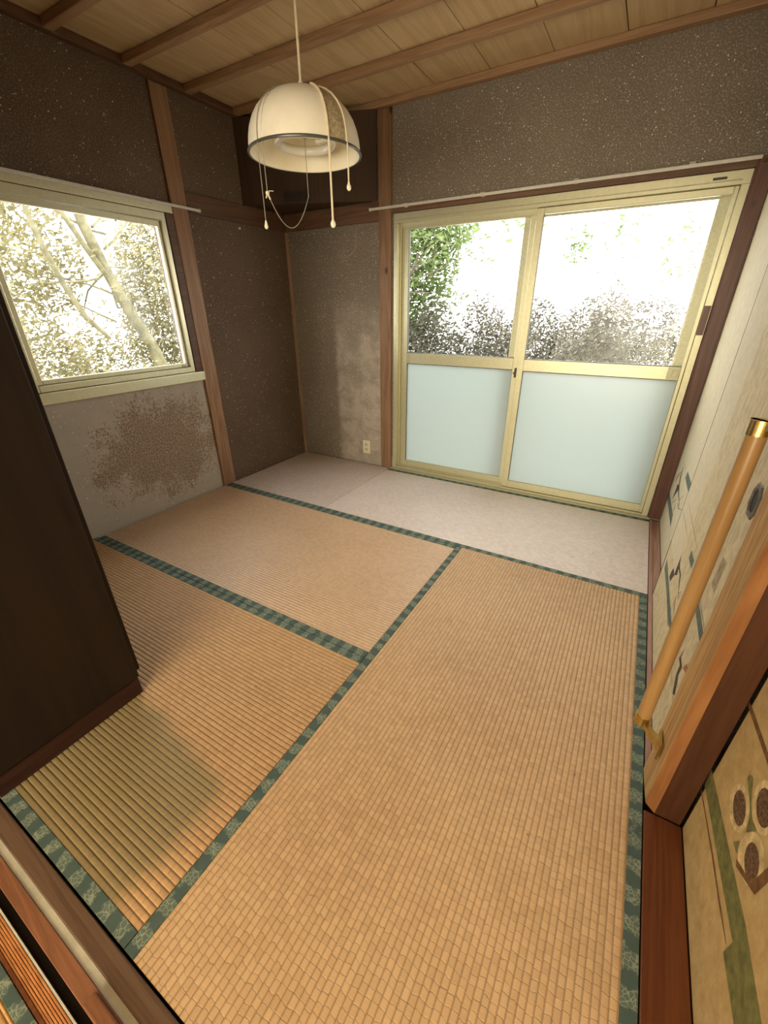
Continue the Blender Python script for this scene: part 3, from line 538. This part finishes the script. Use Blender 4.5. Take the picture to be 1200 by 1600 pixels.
# ---------------------------------------------------------------- things
# grab rail
gx, gy = 2.812, -1.850
gr = thing('grab_rail', 'vertical round wooden grab rail with brass brackets on the doorway pillar', 'handrail', (gx, gy, .15))
obj('rail', MB().tube([(gx, gy, z) for z in (.175, .6, 1.0)], .0175, 28), M['rail_wood'], gr, True)
def bracket(z, up):
    m = MB(); s_ = 1 if up else -1
    m.tube([(gx, gy, z - s_ * .018), (gx, gy, z), (gx, gy, z + s_ * .012)], .0198, 28)
    # cranked arm to the pillar face, sloping cap
    p0 = Vector((gx - .012, gy + .016, 0)); q0 = Vector((2.8525, -1.892, 0)); q1 = Vector((2.8525, -1.936, 0)); p1 = Vector((gx + .004, gy - .020, 0)); 
    za, zb = (z - .004, z + .012) if up else (z - .012, z + .004)
    m.prism([(p0.x, p0.y), (gx - .0195, gy), (p1.x, p1.y), (q1.x, q1.y), (q0.x, q0.y)], za, zb)
    m.prism([(2.8480, -1.889), (2.8480, -1.942), (2.8527, -1.942), (2.8527, -1.889)], z - .028, z + .028)
    return m
obj('bracket', bracket(.165, False), M['brass'], gr, True); obj('bracket', bracket(1.012, True), M['brass'], gr, True)

# wardrobe
wd = thing('wardrobe', 'tall dark lacquered wardrobe standing at the left edge of the picture', 'wardrobe', (.66, -2.65, 0))
obj('plinth', MB().box(.02, 1.312, -2.866, -2.452, .002, .070, .002), M['lacquer_base'], wd)
obj('body', MB().box(.004, 1.318, -2.868, -2.449, .078, 1.82, .003), M['lacquer'], wd)
obj('base_groove', MB().box(.03, 1.300, -2.864, -2.462, .069, .079), M['dark'], wd)
for k in (0, 1):
    d = obj('door', MB().box(.012 + k * .655, .658 + k * .652, -2.4488, -2.436, .10, 1.80, .002), M['lacquer'], wd)
    obj('handle', MB().box(.615 + k * .075, .628 + k * .075, -2.436, -2.420, .85, 1.00, .003), M['brass'], d)

# pendant lamp
lx, ly, lz = 1.42, -1.46, 1.70
lp = thing('pendant_lamp', 'white dome pendant lamp with ring tube and pull cords hanging from the ceiling', 'lamp', (lx, ly, 1.86))
prof = [(.190, 0), (.1895, .020), (.187, .040), (.181, .064), (.171, .087), (.156, .109), (.135, .130), (.108, .147), (.078, .160), (.045, .170), (.018, .178), (.014, .180)]
sh = obj('shade', MB().lathe(prof + [(.012, .176)] + [(r_ - .003, z_ - .002) for r_, z_ in prof[::-1][1:]] + [(.187, 0)], (lx, ly, lz), 72, True), M['shade'], lp, True)
obj('reflector', MB().lathe([(.1860, .002), (.1825, .036), (.168, .078), (.145, .106), (.105, .130), (.05, .146), (.002, .148)], (lx, ly, lz)), M['shade_in'], lp, True)
a0 = math.atan2(-.5, .87)
du = MB()
n_ = 12
rows = []
for r_, z_ in prof[:-3]:
    rows.append([du.bm.verts.new((lx + (r_ + .0008) * cos(a), ly + (r_ + .0008) * sin(a), lz + z_)) for a in [5.80 + (6.14 - 5.80) * k / n_ for k in range(n_ + 1)]])
for a, b in zip(rows, rows[1:]):
    for k in range(n_): du.bm.faces.new((a[k], a[k + 1], b[k + 1], b[k]))
obj('dusty_segment', du, M['shade_dirty'], lp, True, label='dusty brownish segment of the shade')
obj('rim', MB().lathe([(.1915 + .0035 * cos(a), .001 + .0045 * sin(a)) for a in [2 * pi * k / 8 for k in range(8)]], (lx, ly, lz), 72, True), M['shade_rim'], lp, True)
tr = obj('ring_tube', MB().lathe([(.092 + .0145 * cos(a), .036 + .0145 * sin(a)) for a in [2 * pi * k / 14 for k in range(14)]], (lx, ly, lz), 64, True), M['tube_glass'], lp, True)
tm = MB()
for a in (5.3, 5.36, 5.42, 5.48): tm.box(lx + .084 * cos(a) - .0022, lx + .084 * cos(a) + .0022, ly + .084 * sin(a) - .001, ly + .084 * sin(a) + .001, lz + .0222, lz + .0232)
obj('tube_print', tm, M['shade_rim'], tr)
obj('socket_plate', MB().lathe([(.001, .060), (.058, .060), (.062, .064), (.062, .12)], (lx, ly, lz)), M['shade_in'], lp, True)
obj('tube_clip', MB().box(lx + .068, lx + .116, ly - .030, ly - .012, lz + .016, lz + .055, .003), M['tube_glass'], lp, True)
obj('cable', MB().tube([(lx, ly, lz + .176), (lx, ly, lz + .30), (lx, ly, CH - .012)], .0042, 12), M['cord'], lp, True)
obj('cable_gland', MB().tube([(lx, ly, lz + .172), (lx, ly, lz + .187), (lx, ly, lz + .192)], [.009, .008, .005], 16), M['cord'], lp, True)
obj('ceiling_rose', MB().lathe([(.002, -.03), (.030, -.028), (.040, -.018), (.042, -.0005)], (lx, ly, CH)), M['cord'], lp, True)
def drape(a, zend, rad, off=.003):
    pts = [(lx + (r_ + off) * cos(a), ly + (r_ + off) * sin(a), lz + z_ + off * .5) for r_, z_ in prof[::-1][3:]]
    pts += [(lx + .195 * cos(a), ly + .195 * sin(a), lz - .004), (lx + .195 * cos(a), ly + .195 * sin(a), (lz + zend) / 2), (lx + .195 * cos(a), ly + .195 * sin(a), zend)]
    return pts
for a, ze, rad, br, mt in ((5.786, 1.484, .0036, .0085, 'cord'), (6.161, 1.592, .0028, .0075, 'cord'), (4.52, 1.480, .0012, .0062, 'cord_grey')):
    p = drape(a, ze, rad); e = p[-1]
    c_ = obj('pull_cord', MB().tube(p, rad, 8), M[mt], lp, True)
    obj('bead', MB().ball((e[0], e[1], e[2] - br * .8), br, 1.35).tube([(e[0], e[1], e[2] + .012), e], [.002, .0052], 8), M['shade_in'], c_, True)
p = [(v[0] + .004, v[1] + .004, v[2]) for v in drape(4.60, 1.565, 0)]
la = Vector(p[-1]); lb = Vector((lx, ly, 1.655)); pts = [Vector(v) for v in p]
for k in range(1, 15):
    f = k / 15; q = la.lerp(Vector((lx, ly, 1.585)), f); q.z -= .30 * f * (1 - f) + .02 * sin(f * pi); pts.append(q)
pts += [Vector((lx, ly, 1.585)), lb, Vector((lx, ly, 1.76))]
cl = obj('looped_cord', MB().tube(pts, .0013, 7), M['cord_grey'], lp, True)
k_ = MB().ball(la, .0065); k_.tube([la, la + Vector((.012, -.002, .004)), la + Vector((.026, 0, .002))], .0012, 6); k_.tube([la, la + Vector((-.010, .002, -.012))], .0022, 6); k_.tube([la, la + Vector((.008, .002, -.018))], .0028, 6)
obj('knot', k_, M['cord'], cl, True)

# curtain rails
def crail(label, pts, nb):
    t = thing('curtain_rail', label, 'curtain rail', pts[0]); a, b = Vector(pts[0]), Vector(pts[1])
    obj('rail', MB().box(min(a.x, b.x) - .006, max(a.x, b.x) + .006, min(a.y, b.y) - .006, max(a.y, b.y) + .006, a.z - .007, a.z + .007, .002), M['rail_white'], t)
    for k in range(nb):
        p = a.lerp(b, (k + .5) / nb); br = MB()
        if abs(a.x - b.x) > .1: br.box(p.x - .012, p.x + .012, -.0305 if False else p.y + .004, -.0145, p.z + .007, p.z + .010).box(p.x - .012, p.x + .012, -.018, -.0145, p.z - .01, p.z + .012)
        else: br.box(.0165, p.x - .004, p.y - .012, p.y + .012, p.z + .007, p.z + .010).box(.0145, .019, p.y - .012, p.y + .012, p.z - .01, p.z + .012)
        obj('bracket', br, M['rail_white'], t)
    e = MB().box(*( (b.x - .008, b.x + .008) if abs(a.x - b.x) < .1 else (a.x - .012, a.x + .002)), b.y - .008 if abs(a.x - b.x) > .1 else b.y - .004, b.y + .008 if abs(a.x - b.x) > .1 else b.y + .010, a.z - .009, a.z + .009, .002)
    obj('end_cap', e, M['rail_white'], t)
crail('long white curtain rail above the large window', ((.800, -.036, 1.818), (2.846, -.036, 1.826)), 4)
crail('short white curtain rail above the small left window', ((.036, -1.97, 1.768), (.036, -.815, 1.768)), 2)

rr = thing('curtain_rail', 'white curtain rail end over the paper doors at the right edge', 'curtain rail', (2.895, -.9, 1.835))
obj('rail', MB().box(2.889, 2.901, -1.85, -.05, 1.828, 1.842, .002), M['rail_white'], rr)
for yy in (-.25, -1.0, -1.7): obj('bracket', MB().box(2.897, 2.9118, yy - .012, yy + .012, 1.838, 1.842).box(2.9085, 2.9118, yy - .012, yy + .012, 1.83, 1.855), M['rail_white'], rr)

# wall socket
ws = thing('wall_socket', 'cream double wall socket low on the back wall', 'socket', (.697, -.001, .147))
pl = obj('plate', MB().box(.661, .734, -.0085, -.0008, .090, .206, .003), M['cream_plastic'], ws, True)
obj('insert', MB().box(.684, .711, -.0105, -.0085, .108, .188, .002), M['cream_plastic'], pl, True)
for zc in (.169, .127):
    for dx in (-.007, .006): obj('slot', MB().box(.6975 + dx - .0022, .6975 + dx + .0022, -.0114, -.0104, zc - .007, zc + .007), M['dark'], pl)
# small pegs and hooks
def peg(label, c, nrm, r=.006, mt='white_peg'):
    c = Vector(c); n = Vector(nrm); t = thing('wall_peg', label, 'peg', c, 'small pegs in the walls')
    obj('shaft', MB().tube([c, c + n * .012], r * .55, 10), M[mt], t, True); obj('head', MB().tube([c + n * .010, c + n * .012, c + n * .016], [r * .9, r, r * .6], 12), M[mt], t, True)
peg('white plug low on the grey left wall near the post', (.0003, -1.242, .106), (1, 0, 0), .008)
peg('tiny pale plug under the left part of the small window sill', (.0003, -1.418, .775), (1, 0, 0), .004)
peg('tiny pale plug under the right part of the small window sill', (.0003, -1.250, .765), (1, 0, 0), .005)
peg('pale knob on the dark left wall near the far corner below the lintel', (.0003, -.476, 1.722), (1, 0, 0), .008)

# ---------------------------------------------------------------- outdoors
struct('ground', MB().box(-9, 9, .13, 12, -.55, -.5).box(-9, -.13, -9, .13, -.55, -.5), M['concrete'], 'bright garden ground outside the windows', 'ground')
def leaves(m, c, rad, n, size, flat=1.0, clump=None):
    bm = m.bm
    for _ in range(n):
        while True:
            v = Vector((random.uniform(-1, 1), random.uniform(-1, 1), random.uniform(-1, 1)))
            if v.length < 1: break
        p = Vector(c) + Vector((v.x * rad[0], v.y * rad[1], v.z * rad[2]))
        if clump and noise.noise(p * clump) < random.uniform(-.25, .25): continue
        d = Vector((random.gauss(0, 1), random.gauss(0, 1), random.gauss(0, .7))).normalized(); e = d.cross(Vector((random.random(), random.random(), random.random()))).normalized()
        s_ = size * random.uniform(.6, 1.3)
        a, b, c2, d2 = p - d * s_, p + e * s_ * .32 + d * .1 * s_, p + d * s_, p - e * s_ * .32 + d * .1 * s_
        bm.faces.new([bm.verts.new(q) for q in (a, b, c2, d2)])
def branch(m, p, d, L, r, depth, tips, spread=.6):
    pts = [p]; rr = [r]; q = p.copy(); dd = d.copy()
    for k in range(4):
        dd = (dd + Vector((random.gauss(0, .16), random.gauss(0, .16), random.gauss(0, .10)))).normalized(); q = q + dd * L / 4; pts.append(q.copy()); rr.append(r * (1 - .13 * (k + 1)))
    m.tube(pts, rr, 5 if depth < 2 else 7, False)
    if depth == 0: tips.append(q); return
    for k in range(3 if depth > 1 else 3):
        i = random.choice((2, 3, 4)); nd = (dd + Vector((random.gauss(0, spread), random.gauss(0, spread), random.gauss(.05, spread * .7)))).normalized()
        branch(m, pts[i], nd, L * random.uniform(.5, .8), rr[i] * .6, depth - 1, tips, spread)
    tips.append(q)
def plant(name, label, cat, base, dirs, L, r, depth, lm, bmt, nl, ls, lrad, group, spread=.6, extra=()):
    t = thing(name, label, cat, base, group); m = MB(); tips = []
    for d in dirs: branch(m, Vector(base) + Vector((random.uniform(-.04, .04), random.uniform(-.04, .04), 0)), Vector(d).normalized(), L, r, depth, tips, spread)
    obj('branches', m, bmt, t, True)
    f = MB()
    for p in tips: leaves(f, p, (lrad,) * 3, nl, ls)
    for c_, rd, n in extra: leaves(f, c_, rd, n, ls)
    obj('foliage', f, lm, t, kind='stuff')
    return t
G1 = 'shrubs beyond the large window'
for i, (x, y, h, lab, lm) in enumerate((
    (-.55, 2.3, 1.5, 'leafy green shrub at the left edge of the large window view', 'leaf_green'),
    (.15, 2.5, 1.35, 'twiggy grey shrub second from the left beyond the large window', 'leaf_grey'),
    (.85, 2.4, 1.3, 'twiggy grey shrub in the middle of the left pane', 'leaf_grey'),
    (1.45, 2.5, 1.45, 'dense grey shrub just right of the window mullion', 'leaf_grey'),
    (1.95, 2.7, 1.45, 'dense grey shrub left of the white garden fence', 'leaf_grey'),
    (3.05, 2.3, 1.4, 'sparse twiggy shrub at the right edge of the large window view', 'leaf_pale'))):
    dirs = [(random.gauss(0, .35), random.gauss(0, .35), 1) for _ in range(6 if i < 5 else 4)]
    plant('garden_shrub', lab, 'shrub', (x, y, -.5), dirs, (.84 * h / 1.3), .022, 3, M[lm], M['bark'], 34 if i not in (5,) else 7, .027, .13, G1, .5,
          extra=(((x, y, .42), (.44, .4, .92), 9000 if i < 5 else 900),))
# tree at left of the big window
plant('garden_tree', 'tall green tree at the upper left beyond the large window', 'tree', (-1.5, 3.3, -.5), [(.1, 0, 1)], 2.2, .07, 3, M['leaf_green'], M['bark'], 34, .05, .30, 'trees in the garden', .6,
      extra=(((-.65, 2.9, 1.85), (.95, .5, 1.1), 12000), ((.1, 2.9, 2.2), (.45, .4, .35), 900)))
plant('garden_tree', 'overhanging tree with sparse bright leaves above the shrubs beyond the large window', 'tree', (3.2, 6.0, -.5), [(.02, .1, 1)], 3.6, .06, 2, M['leaf_green'], M['bark'], 10, .045, .30, 'trees in the garden', .22,
      extra=(((1.45, 4.2, 2.62), (.65, .4, .22), 320), ((1.5, 4.2, 1.98), (.2, .2, .26), 150), ((2.05, 4.2, 2.15), (.3, .3, .35), 90), ((.75, 4.4, 2.5), (.4, .4, .3), 160), ((2.75, 4.2, 1.9), (.3, .3, .45), 110)))
plant('garden_shrub', 'hedge mass behind the white garden fence', 'shrub', (2.6, 4.3, -.5), [(.2, 0, 1), (-.3, 0, 1), (0, 0, 1)], .9, .02, 3, M['leaf_grey'], M['bark'], 20, .03, .2, G1, .5, extra=(((2.5, 4.4, .35), (1.1, .4, 1.0), 12000),))
# white fence
fc = thing('garden_fence', 'low white garden fence with two rails beyond the large window', 'fence', (2.3, 3.2, -.5))
M['white_paint'] = plain('white_paint', (.62, .62, .58), .6)
for x in (1.98, 2.62): obj('post', MB().box(x - .045, x + .045, 3.2, 3.27, -.5, 1.16, .004), M['white_paint'], fc)
for z in (.96, 1.10): obj('rail', MB().box(1.93, 2.68, 3.18, 3.20, z, z + .06, .003), M['white_paint'], fc)
for k in range(2): obj('board', MB().box(2.10 + k * .19, 2.275 + k * .19, 3.205, 3.225, -.45, .86, .003), M['white_paint'], fc)
# trees outside the small left window
t = thing('garden_tree', 'thick leaning tree trunk with ivy outside the small left window', 'tree', (-2.5, .55, -.5), 'trees in the garden')
m = MB(); tips = []
m.tube([(-2.5, .60, -.5), (-2.5, .40, .35), (-2.5, .26, .85), (-2.5, .08, 1.25), (-2.5, -.05, 1.6), (-2.5, -.16, 2.0), (-2.5, -.25, 2.7)], [.10, .075, .065, .06, .055, .05, .04], 12, False)
m.tube([(-2.5, -.0, 1.45), (-2.45, -.2, 1.75), (-2.4, -.45, 2.2), (-2.4, -.6, 2.8)], [.035, .03, .024, .02], 8, False)
m.tube([(-2.4, -.25, .95), (-2.42, -.42, 1.15), (-2.4, -.55, 1.45), (-2.4, -.66, 1.9), (-2.4, -.7, 2.6)], [.02, .03, .026, .022, .02], 8, False)
for _ in range(10): branch(m, Vector((-2.5, random.uniform(-.25, .2), random.uniform(.9, 2.1))), Vector((random.gauss(0, .5), random.gauss(0, 1), random.gauss(.1, .6))).normalized(), .6, .014, 2, tips, .7)
obj('branches', m, M['bark_pale'], t, True)
f = MB()
for p in tips: leaves(f, p, (.16,) * 3, 9, .042)
obj('foliage', f, M['leaf_pale'], t, kind='stuff')
for lab, c_, rd, n, dirs, lm in (
    ('dense pale green bush at the right side of the small left window view', (-2.9, .75, 1.2), (.45, .52, 1.1), 11000, [(0, .1, 1), (0, -.2, 1), (.1, .3, 1)], 'leaf_pale'),
    ('twiggy brown bush low at the left side of the small left window view', (-2.7, -.80, .75), (.4, .40, .45), 2200, [(0, .3, 1), (0, -.2, 1), (.2, .0, 1), (0, .6, .8)], 'leaf_pale'),
    ('sparse bush in the lower middle of the small left window view', (-2.9, -.15, .55), (.4, .45, .5), 2200, [(0, .3, 1), (0, -.4, 1), (0, 0, 1)], 'leaf_pale')):
    plant('garden_shrub', lab, 'shrub', (c_[0], c_[1], -.5), dirs, 1.0, .016, 3, M[lm], M['bark_pale'], 5, .036, .14, 'shrubs beyond the small window', .5, extra=((c_, rd, n),))
plant('garden_tree', 'thin leafy tree reaching the upper left of the small left window view', 'tree', (-3.3, -1.1, -.5), [(0, .1, 1)], 1.9, .04, 3, M['leaf_pale'], M['bark_pale'], 16, .045, .25, 'trees in the garden', .6,
      extra=(((-3.0, -.6, 1.8), (.5, .6, .7), 3000),))
